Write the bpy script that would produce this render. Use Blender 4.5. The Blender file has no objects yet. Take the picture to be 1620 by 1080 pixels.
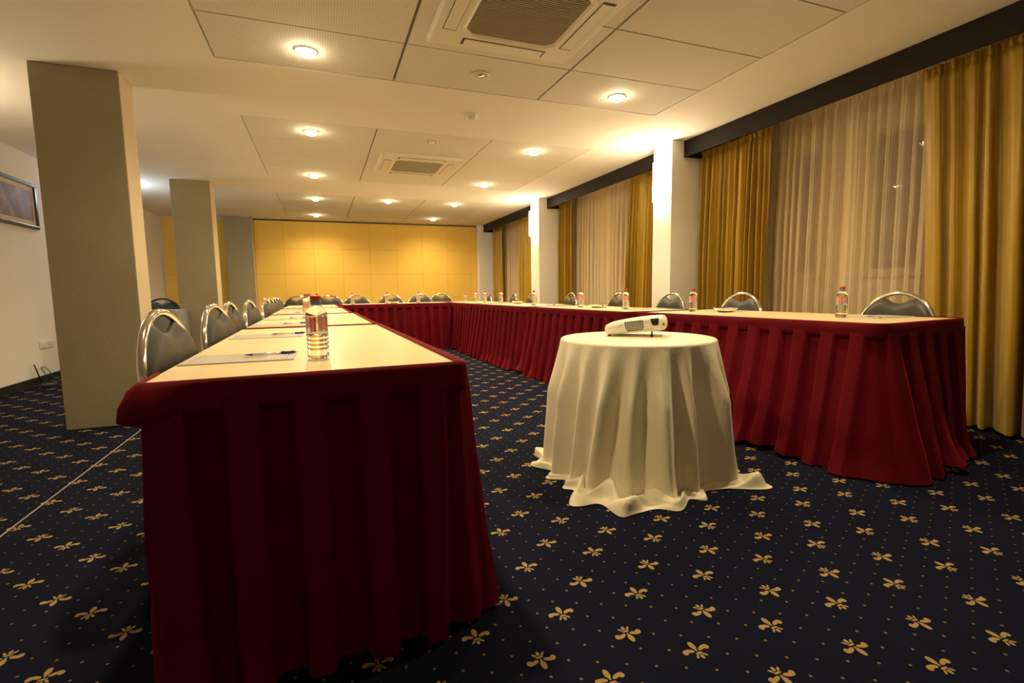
import bpy, bmesh, math, random
from mathutils import Vector, Matrix, noise
random.seed(7)
PI = math.pi
scene = bpy.context.scene
COL = scene.collection

# ------------------------------------------------------------------ camera
cam_d = bpy.data.cameras.new('camera')
cam_d.sensor_width = 36.0
cam_d.lens = 784.09 / 1620 * 36
cam_d.clip_start = 0.02
cam = bpy.data.objects.new('camera', cam_d); COL.objects.link(cam)
r = Vector((0.93420015, -0.35645882, -0.01439423)); u = Vector((0.05021668, 0.09144603, 0.99454307)); w = Vector((0.35319735, 0.92982511, -0.10332907))
m = Matrix((( r.x, u.x, -w.x, 0), (r.y, u.y, -w.y, 0), (r.z, u.z, -w.z, 0.96), (0, 0, 0, 1)))
cam.matrix_world = m
scene.camera = cam

# ------------------------------------------------------------------ world, exposure
world = bpy.data.worlds.new('world'); scene.world = world
world.use_nodes = True
world.node_tree.nodes['Background'].inputs[0].default_value = (0.012, 0.016, 0.028, 1)
world.node_tree.nodes['Background'].inputs[1].default_value = 1.0
scene.view_settings.view_transform = 'Standard'
scene.view_settings.look = 'None'
scene.view_settings.gamma = 1.0
scene.view_settings.use_curve_mapping = False
scene.view_settings.exposure = 0.48

WARM = (1.0, 0.76, 0.43)
SPOT_W = 80.0        # each ceiling downlight
SCONCE_E = 42.0      # emission of the pillar sconces
LAMP_E = 85.0        # emission of the downlight glass

CZ = 2.5306          # ceiling height
TZ = 0.763           # table height

# ------------------------------------------------------------------ helpers
def mat(name, color=(0.8,0.8,0.8), rough=0.6, metal=0.0, **k):
    m = bpy.data.materials.new(name); m.use_nodes = True
    b = m.node_tree.nodes['Principled BSDF']
    b.inputs['Base Color'].default_value = (*color, 1)
    b.inputs['Roughness'].default_value = rough
    b.inputs['Metallic'].default_value = metal
    for kk, v in k.items():
        b.inputs[kk.replace('_', ' ')].default_value = v
    return m

class NT:
    """tiny node-tree helper"""
    def __init__(s, m):
        s.m = m; s.t = m.node_tree; s.b = s.t.nodes.get('Principled BSDF'); s.out = s.t.nodes.get('Material Output')
    def n(s, typ, **k):
        x = s.t.nodes.new(typ)
        for a, v in k.items(): setattr(x, a, v)
        return x
    def l(s, a, b): s.t.links.new(a, b)
    def val(s, sock, v):
        if isinstance(v, bpy.types.NodeSocket): s.l(v, sock)
        else: sock.default_value = v
    def math(s, op, a, b=0.0, c=0.0):
        x = s.n('ShaderNodeMath', operation=op)
        s.val(x.inputs[0], a); s.val(x.inputs[1], b)
        if len(x.inputs) > 2: s.val(x.inputs[2], c)
        return x.outputs[0]
    def coord(s, which='Object'):
        return s.n('ShaderNodeTexCoord').outputs[which]
    def mapping(s, vec, scale=(1,1,1), rot=(0,0,0), loc=(0,0,0)):
        x = s.n('ShaderNodeMapping'); s.l(vec, x.inputs[0])
        x.inputs['Scale'].default_value = scale; x.inputs['Rotation'].default_value = rot; x.inputs['Location'].default_value = loc
        return x.outputs[0]
    def noise(s, vec, scale, detail=3, rough=0.5):
        x = s.n('ShaderNodeTexNoise'); s.l(vec, x.inputs['Vector'])
        x.inputs['Scale'].default_value = scale; x.inputs['Detail'].default_value = detail; x.inputs['Roughness'].default_value = rough
        return x.outputs['Fac']
    def ramp(s, fac, stops):
        x = s.n('ShaderNodeValToRGB'); s.l(fac, x.inputs[0])
        e = x.color_ramp.elements
        e[0].position, e[0].color = stops[0][0], (*stops[0][1], 1)
        e[1].position, e[1].color = stops[-1][0], (*stops[-1][1], 1)
        for p, c in stops[1:-1]:
            q = e.new(p); q.color = (*c, 1)
        return x.outputs[0]
    def mix(s, fac, a, b):
        x = s.n('ShaderNodeMix', data_type='RGBA')
        s.val(x.inputs[0], fac)
        for i, v in ((6, a), (7, b)):
            if isinstance(v, bpy.types.NodeSocket): s.l(v, x.inputs[i])
            else: x.inputs[i].default_value = (*v, 1)
        return x.outputs[2]
    def bump(s, h, strength=0.3, dist=0.01):
        x = s.n('ShaderNodeBump'); s.l(h, x.inputs['Height'])
        x.inputs['Strength'].default_value = strength; x.inputs['Distance'].default_value = dist
        s.l(x.outputs[0], s.b.inputs['Normal'])
    def color(s, c): s.l(c, s.b.inputs['Base Color'])

class MB:
    """mesh builder: collects shapes, links them as ONE object"""
    def __init__(s): s.v = []; s.f = []; s.mi = []; s.sm = []
    def add(s, verts, faces, mi=0, smooth=False):
        o = len(s.v); s.v += [tuple(v) for v in verts]
        for f in faces:
            s.f.append(tuple(i + o for i in f)); s.mi.append(mi); s.sm.append(smooth)
        return s
    def box(s, x0, x1, y0, y1, z0, z1, mi=0):
        v = [(x0,y0,z0),(x1,y0,z0),(x1,y1,z0),(x0,y1,z0),(x0,y0,z1),(x1,y0,z1),(x1,y1,z1),(x0,y1,z1)]
        return s.add(v, [(0,3,2,1),(4,5,6,7),(0,1,5,4),(1,2,6,5),(2,3,7,6),(3,0,4,7)], mi)
    def bbox(s, x0, x1, y0, y1, z0, z1, b=0.005, mi=0, seg=2):
        bm = bmesh.new()
        bmesh.ops.create_cube(bm, size=1)
        for v in bm.verts:
            v.co = Vector(((x0+x1)/2 + v.co.x*(x1-x0), (y0+y1)/2 + v.co.y*(y1-y0), (z0+z1)/2 + v.co.z*(z1-z0)))
        bmesh.ops.bevel(bm, geom=bm.edges[:], offset=b, segments=seg, profile=0.5, affect='EDGES')
        s.bm(bm, mi, False); return s
    def bm(s, bm, mi=0, smooth=False):
        bm.verts.index_update()
        s.add([v.co for v in bm.verts], [tuple(v.index for v in f.verts) for f in bm.faces], mi, smooth); bm.free()
    def grid(s, rows, mi=0, smooth=True, closed=False):
        nr, nc = len(rows), len(rows[0])
        v = [p for r_ in rows for p in r_]; f = []
        for i in range(nr-1):
            for j in range(nc if closed else nc-1):
                k = (j+1) % nc
                f.append((i*nc+j, i*nc+k, (i+1)*nc+k, (i+1)*nc+j))
        return s.add(v, f, mi, smooth)
    def lathe(s, prof, n=24, c=(0,0,0), mi=0, cap=True, smooth=True, a0=0.0, a1=None):
        rows = []
        full = a1 is None
        for (r_, z) in prof:
            k = n if full else n+1
            rows.append([(c[0]+r_*math.cos(a0+(2*PI*i/n if full else (a1-a0)*i/n)), c[1]+r_*math.sin(a0+(2*PI*i/n if full else (a1-a0)*i/n)), c[2]+z) for i in range(k)])
        s.grid(rows, mi, smooth, closed=full)
        if cap and full:
            o = len(s.v) - len(rows)*n
            s.f.append(tuple(o+i for i in reversed(range(n)))); s.mi.append(mi); s.sm.append(False)
            o2 = len(s.v) - n
            s.f.append(tuple(o2+i for i in range(n))); s.mi.append(mi); s.sm.append(False)
        return s
    def tube(s, pts, r_=0.01, n=8, mi=0, closed=False):
        pts = [Vector(p) for p in pts]; N = len(pts); rows = []
        up = None
        for i, p in enumerate(pts):
            if closed: t = pts[(i+1)%N] - pts[i-1]
            else: t = pts[min(i+1,N-1)] - pts[max(i-1,0)]
            t.normalize()
            if up is None:
                up = Vector((0,0,1)) if abs(t.z) < 0.9 else Vector((1,0,0))
            a = t.cross(up)
            if a.length < 1e-6: a = t.orthogonal()
            a.normalize(); up = a.cross(t).normalized()
            rr = r_[i] if isinstance(r_, (list, tuple)) else r_
            rows.append([tuple(p + a*math.cos(2*PI*k/n)*rr + up*math.sin(2*PI*k/n)*rr) for k in range(n)])
        if closed: rows.append(rows[0])
        o = len(s.v)
        s.grid(rows, mi, True, closed=True)
        if not closed:
            s.f.append(tuple(o+i for i in reversed(range(n)))); s.mi.append(mi); s.sm.append(False)
            o2 = len(s.v)-n
            s.f.append(tuple(o2+i for i in range(n))); s.mi.append(mi); s.sm.append(False)
        return s
    def build(s, name, mats, parent=None, loc=None, rotz=0.0):
        me = bpy.data.meshes.new(name); me.from_pydata(s.v, [], s.f)
        if not isinstance(mats, (list, tuple)): mats = [mats]
        for m in mats: me.materials.append(m)
        me.polygons.foreach_set('material_index', s.mi); me.polygons.foreach_set('use_smooth', s.sm)
        me.update()
        o = bpy.data.objects.new(name, me); COL.objects.link(o)
        if parent: o.parent = parent
        if loc: o.location = loc
        if rotz: o.rotation_euler = (0, 0, rotz)
        return o

def thing(name, label, cat, loc=(0,0,0), rotz=0.0, group=None):
    o = bpy.data.objects.new(name, None); COL.objects.link(o); o.empty_display_size = 0.1
    o.location = loc; o.rotation_euler = (0, 0, rotz)
    return tag(o, label, cat, group)
def tag(o, label, cat, group=None):
    o['label'] = label; o['category'] = cat
    if group: o['group'] = group
    return o
def struct(o, label=None):
    o['kind'] = 'structure'
    if label: o['label'] = label
    return o
def dup(root, loc, rotz, label, group=None):
    r_ = root.copy(); COL.objects.link(r_); r_.location = loc; r_.rotation_euler = (0, 0, rotz)
    r_['label'] = label
    if group: r_['group'] = group
    for ch in list(root.children):
        c = ch.copy(); COL.objects.link(c); c.parent = r_
        for g in list(ch.children):
            d = g.copy(); COL.objects.link(d); d.parent = c
    return r_
def text_mesh(txt, size, extrude=0.0, align='CENTER'):
    cu = bpy.data.curves.new('txt', 'FONT'); cu.body = txt; cu.size = size; cu.extrude = extrude
    cu.align_x = align; cu.align_y = 'CENTER'
    o = bpy.data.objects.new('txt', cu); COL.objects.link(o)
    dg = bpy.context.evaluated_depsgraph_get(); me = bpy.data.meshes.new_from_object(o.evaluated_get(dg))
    vs = [tuple(v.co) for v in me.vertices]; fs = [tuple(p.vertices) for p in me.polygons]
    bpy.data.objects.remove(o); bpy.data.curves.remove(cu); bpy.data.meshes.remove(me)
    return vs, fs

# ------------------------------------------------------------------ materials
def plaster(name, col, sc=60, st=0.15, var=0.04):
    m = mat(name, col, 0.9); t = NT(m); c = t.coord()
    n1 = t.noise(c, 2.2, 4); n2 = t.noise(c, sc, 3)
    t.color(t.mix(n1, tuple(x*(1-var) for x in col), tuple(min(1, x*(1+var)) for x in col)))
    t.bump(n2, st, 0.003); return m
M_ceil = plaster('ceiling_paint', (0.86, 0.82, 0.74), 40, 0.03, 0.02)
M_wall = plaster('wall_paint', (0.80, 0.77, 0.72), 50, 0.05, 0.02)
M_pillar_w = plaster('white_pillar_paint', (0.82, 0.79, 0.74), 50, 0.05, 0.02)
# rough grey-olive textured wallcovering on the free-standing pillars
M_pillar = mat('textured_pillar_plaster', (0.50, 0.46, 0.36), 0.85); t = NT(M_pillar); c = t.coord()
nn = t.noise(t.mapping(c, (1,1,2.8)), 55, 6, 0.7)
t.color(t.mix(t.math('MULTIPLY', t.noise(c, 1.6, 4), 1.0), (0.315,0.275,0.17), (0.42,0.37,0.24)))
t.bump(nn, 0.8, 0.006)
M_tile = mat('perforated_ceiling_tile', (0.74, 0.71, 0.64), 0.85); t = NT(M_tile); c = t.coord()
vv = t.mapping(c, (66, 66, 0))
fr = t.n('ShaderNodeVectorMath', operation='FRACTION'); t.l(vv, fr.inputs[0])
sb = t.n('ShaderNodeVectorMath', operation='SUBTRACT'); t.l(fr.outputs[0], sb.inputs[0]); sb.inputs[1].default_value = (0.5,0.5,0)
ln = t.n('ShaderNodeVectorMath', operation='LENGTH'); t.l(sb.outputs[0], ln.inputs[0])
dot = t.math('LESS_THAN', ln.outputs['Value'], 0.2)
t.color(t.mix(dot, (0.78,0.745,0.67), (0.42,0.39,0.33)))
M_tile_plain = plaster('plain_ceiling_tile', (0.77, 0.74, 0.66), 40, 0.02, 0.02)
M_gap = mat('dark_tile_gap', (0.22, 0.20, 0.15), 0.9)
M_yellow = mat('yellow_panel_fabric', (0.86, 0.56, 0.085), 0.75); t = NT(M_yellow); c = t.coord()
wv = t.noise(t.mapping(c, (260, 1, 9)), 1.0, 2); n1 = t.noise(c, 1.3, 3)
t.color(t.mix(t.math('MULTIPLY_ADD', wv, 0.5, t.math('MULTIPLY', n1, 0.5)), (0.78,0.49,0.075), (0.90,0.60,0.11)))
M_brown = mat('dark_pelmet_wood', (0.015, 0.011, 0.008), 0.6, Specular_IOR_Level=0.2); t = NT(M_brown); c = t.coord()
t.color(t.mix(t.noise(t.mapping(c, (1, 0.3, 8)), 6, 4), (0.011,0.008,0.006), (0.018,0.013,0.010)))
M_black = mat('black_plastic', (0.02,0.02,0.02), 0.45)
M_track = mat('dark_track', (0.06,0.045,0.03), 0.5)
M_white_pl = mat('white_plastic', (0.78,0.75,0.68), 0.4)
M_ac = mat('cassette_plastic', (0.80,0.76,0.66), 0.45)
M_ac_dark = mat('grille_shadow_box', (0.16,0.13,0.085), 0.8)
M_ac_slat = mat('grille_slat', (0.48,0.42,0.30), 0.5)
M_chrome = mat('polished_chrome', (0.86,0.84,0.80), 0.09, 1.0)
M_black_met = mat('black_metal', (0.02,0.02,0.02), 0.3, 0.4)
M_vinyl = mat('dark_grey_vinyl', (0.034,0.031,0.026), 0.45, Specular_IOR_Level=0.4); t = NT(M_vinyl)
t.bump(t.noise(t.coord(), 420, 2), 0.25, 0.001)
M_vinyl_b = mat('black_vinyl', (0.015,0.015,0.015), 0.4)
# beech laminate
M_wood = mat('beech_laminate', (0.78,0.56,0.30), 0.34); t = NT(M_wood); c = t.coord()
g = t.noise(t.mapping(c, (14, 1.2, 14)), 3.0, 5, 0.6); g2 = t.noise(c, 3.0, 3)
t.color(t.mix(t.math('MULTIPLY_ADD', g, 0.6, t.math('MULTIPLY', g2, 0.4)), (0.72,0.58,0.33), (0.88,0.735,0.46)))
t.l(t.math('MULTIPLY_ADD', g2, 0.12, 0.27), t.b.inputs['Roughness'])
M_velvet = mat('crimson_velvet', (0.12,0.002,0.008), 0.75); t = NT(M_velvet); c = t.coord()
t.b.inputs['Sheen Weight'].default_value = 0.35; t.b.inputs['Sheen Roughness'].default_value = 0.3; t.b.inputs['Specular IOR Level'].default_value = 0.12
t.b.inputs['Sheen Tint'].default_value = (0.9, 0.02, 0.03, 1)
t.color(t.mix(t.noise(c, 7, 4), (0.090,0.0006,0.0055), (0.150,0.0012,0.0100)))
t.bump(t.noise(c, 300, 2), 0.15, 0.001)
def cloth_mat(name, a, b, sc=300, trans=0.0, rough=0.65, sheen=0.2):
    m = mat(name, a, rough); t = NT(m); c = t.coord()
    t.b.inputs['Sheen Weight'].default_value = sheen
    t.color(t.mix(t.noise(t.mapping(c, (1,1,0.25)), 9, 4), a, b))
    t.bump(t.noise(c, sc, 2), 0.15, 0.001); return m
M_gold = cloth_mat('gold_taffeta', (0.37,0.228,0.014), (0.52,0.335,0.026), 260, rough=0.42)
M_cream = mat('ivory_crushed_satin', (0.84,0.77,0.58), 0.5); t = NT(M_cream); c = t.coord()
t.b.inputs['Sheen Weight'].default_value = 0.25
t.color(t.mix(t.noise(c, 4, 3), (0.80,0.73,0.53), (0.88,0.82,0.63)))
wr_ = t.noise(t.mapping(c, (1.0,1.0,0.35), (0.5,0.0,0.3)), 26, 3, 0.55)
rd = t.math('ABSOLUTE', t.math('SUBTRACT', wr_, 0.5))
t.bump(t.math('POWER', rd, 0.6), 0.28, 0.010)
M_grey_cloth = cloth_mat('pale_grey_cloth', (0.17,0.18,0.185), (0.23,0.24,0.245))
# sheer voile: real see-through cloth
M_sheer = bpy.data.materials.new('ivory_sheer_voile'); M_sheer.use_nodes = True
t = NT(M_sheer); t.t.nodes.remove(t.b)
tr = t.n('ShaderNodeBsdfTransparent'); df = t.n('ShaderNodeBsdfDiffuse'); tl = t.n('ShaderNodeBsdfTranslucent')
df.inputs[0].default_value = (0.90,0.74,0.46,1); tl.inputs[0].default_value = (0.90,0.74,0.46,1); tr.inputs[0].default_value = (1,0.97,0.9,1)
m1 = t.n('ShaderNodeMixShader'); m1.inputs[0].default_value = 0.15; t.l(df.outputs[0], m1.inputs[1]); t.l(tl.outputs[0], m1.inputs[2])
lw = t.n('ShaderNodeLayerWeight'); lw.inputs['Blend'].default_value = 0.35
fc = t.math('MULTIPLY_ADD', lw.outputs['Facing'], 0.40, 0.52)
m2 = t.n('ShaderNodeMixShader'); t.l(fc, m2.inputs[0]); t.l(tr.outputs[0], m2.inputs[1]); t.l(m1.outputs[0], m2.inputs[2])
t.l(m2.outputs[0], t.out.inputs[0])
def glass_mat(name, col=(1,1,1), ior=1.45, rough=0.0):
    return mat(name, col, rough, 0.0, Transmission_Weight=1.0, IOR=ior)
M_pane = glass_mat('window_glass', (0.9,0.95,0.95), 1.45)
M_water = glass_mat('water_bottle_plastic', (0.97,0.98,0.96), 1.33, 0.02)
M_dish = glass_mat('pressed_glass', (1,0.98,0.94), 1.45, 0.05)
M_cap = mat('red_bottle_cap', (0.50,0.03,0.02), 0.35)
M_neck = mat('blue_neck_ring', (0.10,0.34,0.52), 0.25, Transmission_Weight=0.3)
M_lab_red = mat('red_label', (0.62,0.03,0.02), 0.35)
M_lab_txt = mat('label_letters', (0.90,0.80,0.70), 0.4)
M_lab_blue = mat('blue_label_edge', (0.22,0.50,0.68), 0.35, Alpha=0.65)
M_lab_clear = mat('printed_film', (0.82,0.72,0.72), 0.3, Alpha=0.42)
M_lab_pink = mat('pink_label_print', (0.75,0.35,0.38), 0.35, Alpha=0.55)
M_proj = mat('off_white_projector_shell', (0.80,0.76,0.66), 0.38)
M_lens = mat('dark_lens', (0.01,0.01,0.012), 0.08)
M_grey_print = mat('grey_print', (0.18,0.16,0.14), 0.5)
M_pen_blue = mat('blue_pen_plastic', (0.03,0.035,0.30), 0.3)
M_pen_clear = mat('clear_pen_barrel', (0.75,0.72,0.68), 0.2, Transmission_Weight=0.5)
M_emit_lamp = mat('lit_lamp_glass', (1,1,1), 0.5); b_ = M_emit_lamp.node_tree.nodes['Principled BSDF']
b_.inputs['Emission Color'].default_value = (1, 0.82, 0.52, 1); b_.inputs['Emission Strength'].default_value = LAMP_E
M_emit_sconce = mat('lit_sconce_glass', (1,1,1), 0.5); b_ = M_emit_sconce.node_tree.nodes['Principled BSDF']
b_.inputs['Emission Color'].default_value = (1, 0.80, 0.52, 1); b_.inputs['Emission Strength'].default_value = SCONCE_E
M_emit_cool = mat('lit_tube_glass', (1,1,1), 0.5); b_ = M_emit_cool.node_tree.nodes['Principled BSDF']
b_.inputs['Emission Color'].default_value = (0.75, 0.88, 1, 1); b_.inputs['Emission Strength'].default_value = 6
M_lamp_off = mat('unlit_lamp_glass', (0.55,0.5,0.42), 0.2)

# carpet: navy pile with gold fleurs-de-lis and pin dots
M_carpet = mat('navy_fleur_carpet', (0.02,0.024,0.05), 0.95); t = NT(M_carpet)
sx = t.n('ShaderNodeSeparateXYZ'); t.l(t.coord('Object'), sx.inputs[0])
PX, PY = 0.2650, 0.2700
def wrap(v, off, per):
    a = t.math('ADD', v, -off + per*0.5)
    a = t.math('FLOORED_MODULO', a, per)
    return t.math('ADD', a, -per*0.5)
def ell(x, y, cx, cy, rx, ry, ang=0.0):
    dx = t.math('ADD', x, -cx); dy = t.math('ADD', y, -cy)
    if ang:
        ca, sa = math.cos(ang), math.sin(ang)
        X = t.math('MULTIPLY_ADD', dx, ca, t.math('MULTIPLY', dy, sa))
        Y = t.math('MULTIPLY_ADD', dy, ca, t.math('MULTIPLY', dx, -sa))
        dx, dy = X, Y
    a = t.math('DIVIDE', dx, rx); b = t.math('DIVIDE', dy, ry)
    d = t.math('MULTIPLY_ADD', a, a, t.math('MULTIPLY', b, b))
    return t.math('LESS_THAN', d, 1.0)
def fleur(x, y):
    x = t.math('MULTIPLY', x, 0.98); y = t.math('MULTIPLY', y, 1.0)
    ax = t.math('ABSOLUTE', x)
    parts = [ell(x, y, 0, 0.0245, 0.0076, 0.0150),
             ell(x, y, 0, 0.0125, 0.0032, 0.0100),
             ell(ax, y, 0.0195, 0.0100, 0.0135, 0.0060, math.radians(22)),
             ell(ax, y, 0.0318, 0.0090, 0.0078, 0.0092, math.radians(20)),
             ell(x, y, 0, -0.0040, 0.0105, 0.0034),
             ell(x, y, 0, -0.0175, 0.0046, 0.0078),
             ell(ax, y, 0.0115, -0.0135, 0.0033, 0.0078, math.radians(42))]
    o = parts[0]
    for p_ in parts[1:]: o = t.math('MAXIMUM', o, p_)
    return o
X0, Y0 = 0.618, 1.240
f1 = fleur(wrap(sx.outputs[0], X0, PX), wrap(sx.outputs[1], Y0, PY))
f2 = fleur(t.math('MULTIPLY', wrap(sx.outputs[0], X0+PX/2, PX), -1), t.math('MULTIPLY', wrap(sx.outputs[1], Y0+PY/2, PY), -1))
d1 = ell(wrap(sx.outputs[0], X0, PX/2), wrap(sx.outputs[1], Y0, PY/4), 0, 0, 0.0040, 0.0040)
d2 = ell(wrap(sx.outputs[0], X0+PX/4, PX/2), wrap(sx.outputs[1], Y0+PY/8, PY/4), 0, 0, 0.0040, 0.0040)
# no dot where a fleur stands
def near(x, y): return ell(x, y, 0, 0, 0.05, 0.05)
nr_ = t.math('MAXIMUM', near(wrap(sx.outputs[0], X0, PX), wrap(sx.outputs[1], Y0, PY)), near(wrap(sx.outputs[0], X0+PX/2, PX), wrap(sx.outputs[1], Y0+PY/2, PY)))
dots = t.math('MULTIPLY', t.math('MAXIMUM', d1, d2), t.math('SUBTRACT', 1.0, nr_))
fl = t.math('MAXIMUM', f1, f2)
base = t.mix(t.noise(t.coord('Object'), 1.4, 3), (0.0065,0.0088,0.023), (0.0115,0.0145,0.034))
fib = t.noise(t.coord('Object'), 700, 2)
base = t.mix(t.math('MULTIPLY', fib, 0.5), base, (0.003,0.004,0.012))
c1 = t.mix(t.math('MULTIPLY', dots, 0.75), base, (0.26,0.19,0.085))
c2 = t.mix(fl, c1, (0.40,0.28,0.115))
t.color(c2); t.bump(fib, 0.5, 0.004)
t.b.inputs['Specular IOR Level'].default_value = 0.05

# ------------------------------------------------------------------ the room
XL, XR, YB, YF = -2.97, 4.30, -1.6, 11.90
fl_o = struct(MB().box(XL-0.1, XR+0.1, YB-0.1, YF+0.1, -0.08, 0.0).build('floor', M_carpet), 'navy carpet with gold fleurs-de-lis and pin dots')
seam = MB().box(-1.265, -1.258, YB, 4.38, 0.0002, 0.0022).build('carpet_seam', mat('seam_tape', (0.35,0.31,0.25), 0.8), fl_o)
seam['label'] = 'pale straight seam in the carpet'

# ceiling: plaster around three recessed tile fields
XS = [-0.596, 0.580, 1.756, 2.930]
FIELDS = [(1.555, 3.955, 4), (5.110, 7.550, 4), (8.740, 11.260, 4)]
cb = MB()
cb.box(XL-0.1, XS[0], YB-0.1, YF+0.1, CZ, CZ+0.10)
cb.box(XS[3], XR+0.1, YB-0.1, YF+0.1, CZ, CZ+0.10)
yy = YB-0.1
for (a, b, n) in FIELDS:
    cb.box(XS[0], XS[3], yy, a, CZ, CZ+0.10); yy = b
cb.box(XS[0], XS[3], yy, YF+0.1, CZ, CZ+0.10)
ceil = struct(cb.build('ceiling', M_ceil), 'cream plaster ceiling with flush tile fields')
bk = MB()
for (a, b, n) in FIELDS: bk.box(XS[0]-0.01, XS[3]+0.01, a-0.01, b+0.01, CZ+0.022, CZ+0.03)
bk.build('tile_backing', M_gap, ceil)
for fi, (a, b, n) in enumerate(FIELDS):
    for ci in range(3):
        for ri in range(n):
            g = 0.009 if fi == 0 else 0.006; gy = (0.0055, 0.0022, 0.002)[fi]
            h = (b-a)/n
            x0, x1 = XS[ci]+g, XS[ci+1]-g; y0, y1 = a+ri*h+gy, a+(ri+1)*h-gy
            if ri == 0: y0 += 0.006
            if ri == n-1: y1 -= 0.006
            MB().box(x0, x1, y0, y1, CZ+0.001, CZ+0.018).build('ceiling_tile', M_tile if (fi == 0) else M_tile_plain, ceil)

struct(MB().box(XL-0.1, XL, YB, YF, 0, CZ).build('wall_left', M_wall), 'cream painted left wall')
struct(MB().box(XL-0.1, XR+0.1, YB-0.1, YB, 0, CZ).build('wall_back', M_wall))
wf = struct(MB().box(XL, XR, YF, YF+0.1, 0, CZ).build('wall_far', M_wall), 'far wall clad in yellow fabric panels')
struct(MB().bbox(XL, XL+0.018, YB, YF, 0, 0.085, 0.003).build('baseboard_left', M_black), 'black skirting board')
# yellow fabric panels
zr = [0.0, 0.28, 0.825, 1.372, 1.918, 2.505]
def panels(x0, x1, first):
    xs = [x0]; x = first
    while x < x1-0.05:
        if x > x0+0.05: xs.append(x)
        x += 0.597
    xs.append(x1)
    for i in range(len(xs)-1):
        for j in range(len(zr)-1):
            g = 0.0011
            MB().bbox(xs[i]+g, xs[i+1]-g, YF-0.030-random.random()*0.0008, YF-0.001, zr[j]+g, zr[j+1]-g, 0.0016, seg=1).build('wall_panel', M_yellow, wf)
panels(-1.285, 3.60, -0.72)
panels(-2.93, -1.80, -2.38)
struct(MB().box(-1.285, 3.60, YF-0.05, YF-0.001, 2.508, CZ-0.0005).build('trim_1', M_track), 'dark track above the yellow panels')

# right wall with window openings
WIN = [(2.46, 2.90), (3.33, 3.71), (6.30, 6.76), (7.30, 7.76), (9.65, 10.10), (10.6, 11.05)]
WZ0, WZ1 = 1.055, 2.20
wr = MB()
yy = YB
for (a, b) in WIN:
    wr.box(XR, XR+0.12, yy, a, 0, CZ); wr.box(XR, XR+0.12, a, b, 0, WZ0); wr.box(XR, XR+0.12, a, b, WZ1, CZ); yy = b
wr.box(XR, XR+0.12, yy, YF, 0, CZ)
struct(wr.build('wall_right', M_wall), 'painted wall behind the curtains')
M_frame = mat('white_window_frame', (0.72,0.70,0.66), 0.4)
for i, (a, b) in enumerate(WIN):
    f = MB(); w_ = 0.035
    f.box(XR+0.01, XR+0.06, a, a+w_, WZ0, WZ1); f.box(XR+0.01, XR+0.06, b-w_, b, WZ0, WZ1)
    f.box(XR+0.01, XR+0.06, a+w_, b-w_, WZ0, WZ0+w_); f.box(XR+0.01, XR+0.06, a+w_, b-w_, WZ1-w_, WZ1)
    wo = struct(f.build('window_%d' % (i+1), M_frame), 'narrow white framed window behind the sheer curtain')
    MB().box(XR+0.03, XR+0.036, a+w_, b-w_, WZ0+w_, WZ1-w_).build('pane', M_pane, wo)
    MB().bbox(XR-0.035, XR+0.01, a-0.04, b+0.04, WZ0-0.03, WZ0, 0.004).build('window_sill', M_frame, wo)

# pillars
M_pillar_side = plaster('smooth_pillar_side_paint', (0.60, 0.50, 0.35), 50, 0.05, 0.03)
def pillar(x0, x1, y0, y1, m, label):
    mb = MB().bbox(x0, x1, y0, y1, 0, CZ-0.0005, 0.006)
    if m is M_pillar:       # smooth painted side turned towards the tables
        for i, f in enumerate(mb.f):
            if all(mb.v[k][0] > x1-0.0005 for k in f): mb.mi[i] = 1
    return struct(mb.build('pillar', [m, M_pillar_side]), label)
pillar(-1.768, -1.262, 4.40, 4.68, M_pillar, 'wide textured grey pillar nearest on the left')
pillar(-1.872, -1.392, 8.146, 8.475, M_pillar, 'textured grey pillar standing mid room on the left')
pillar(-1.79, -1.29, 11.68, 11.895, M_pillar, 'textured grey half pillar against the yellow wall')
pillar(3.58, 4.295, 4.51, 4.83, M_pillar_w, 'white window pillar carrying the nearer sconce')
pillar(3.575, 4.295, 8.02, 8.38, M_pillar_w, 'white window pillar carrying the farther sconce')
pillar(3.605, 4.295, 11.66, 11.895, M_pillar_w, 'white half pillar in the far right corner')

# pelmets
PW = thing
def pelmet(y0, y1, label):
    o = MB().bbox(3.73, 3.752, y0, y1, 2.357, CZ-0.001, 0.002, seg=1)
    o.box(3.752, 4.295, y0, y0+0.02, 2.36, CZ-0.001); o.box(3.752, 4.295, y1-0.02, y1, 2.36, CZ-0.001)
    o = tag(o.build('pelmet', M_brown), label, 'pelmet', 'dark pelmets over the curtains')
    MB().tube([(3.98, y0+0.03, 2.505), (3.98, y1-0.03, 2.505)], 0.012, 8).build('curtain_rail', M_white_pl, o)
    MB().tube([(4.11, y0+0.03, 2.515), (4.11, y1-0.03, 2.515)], 0.010, 8).build('curtain_rail', M_white_pl, o)
pelmet(-0.6, 4.505, 'long near-black pelmet running from the near window pillar out of frame at top right')
pelmet(4.835, 8.015, 'dark pelmet board between the two white window pillars')
pelmet(8.385, 11.655, 'short dark pelmet farthest away beside the yellow wall')

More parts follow.
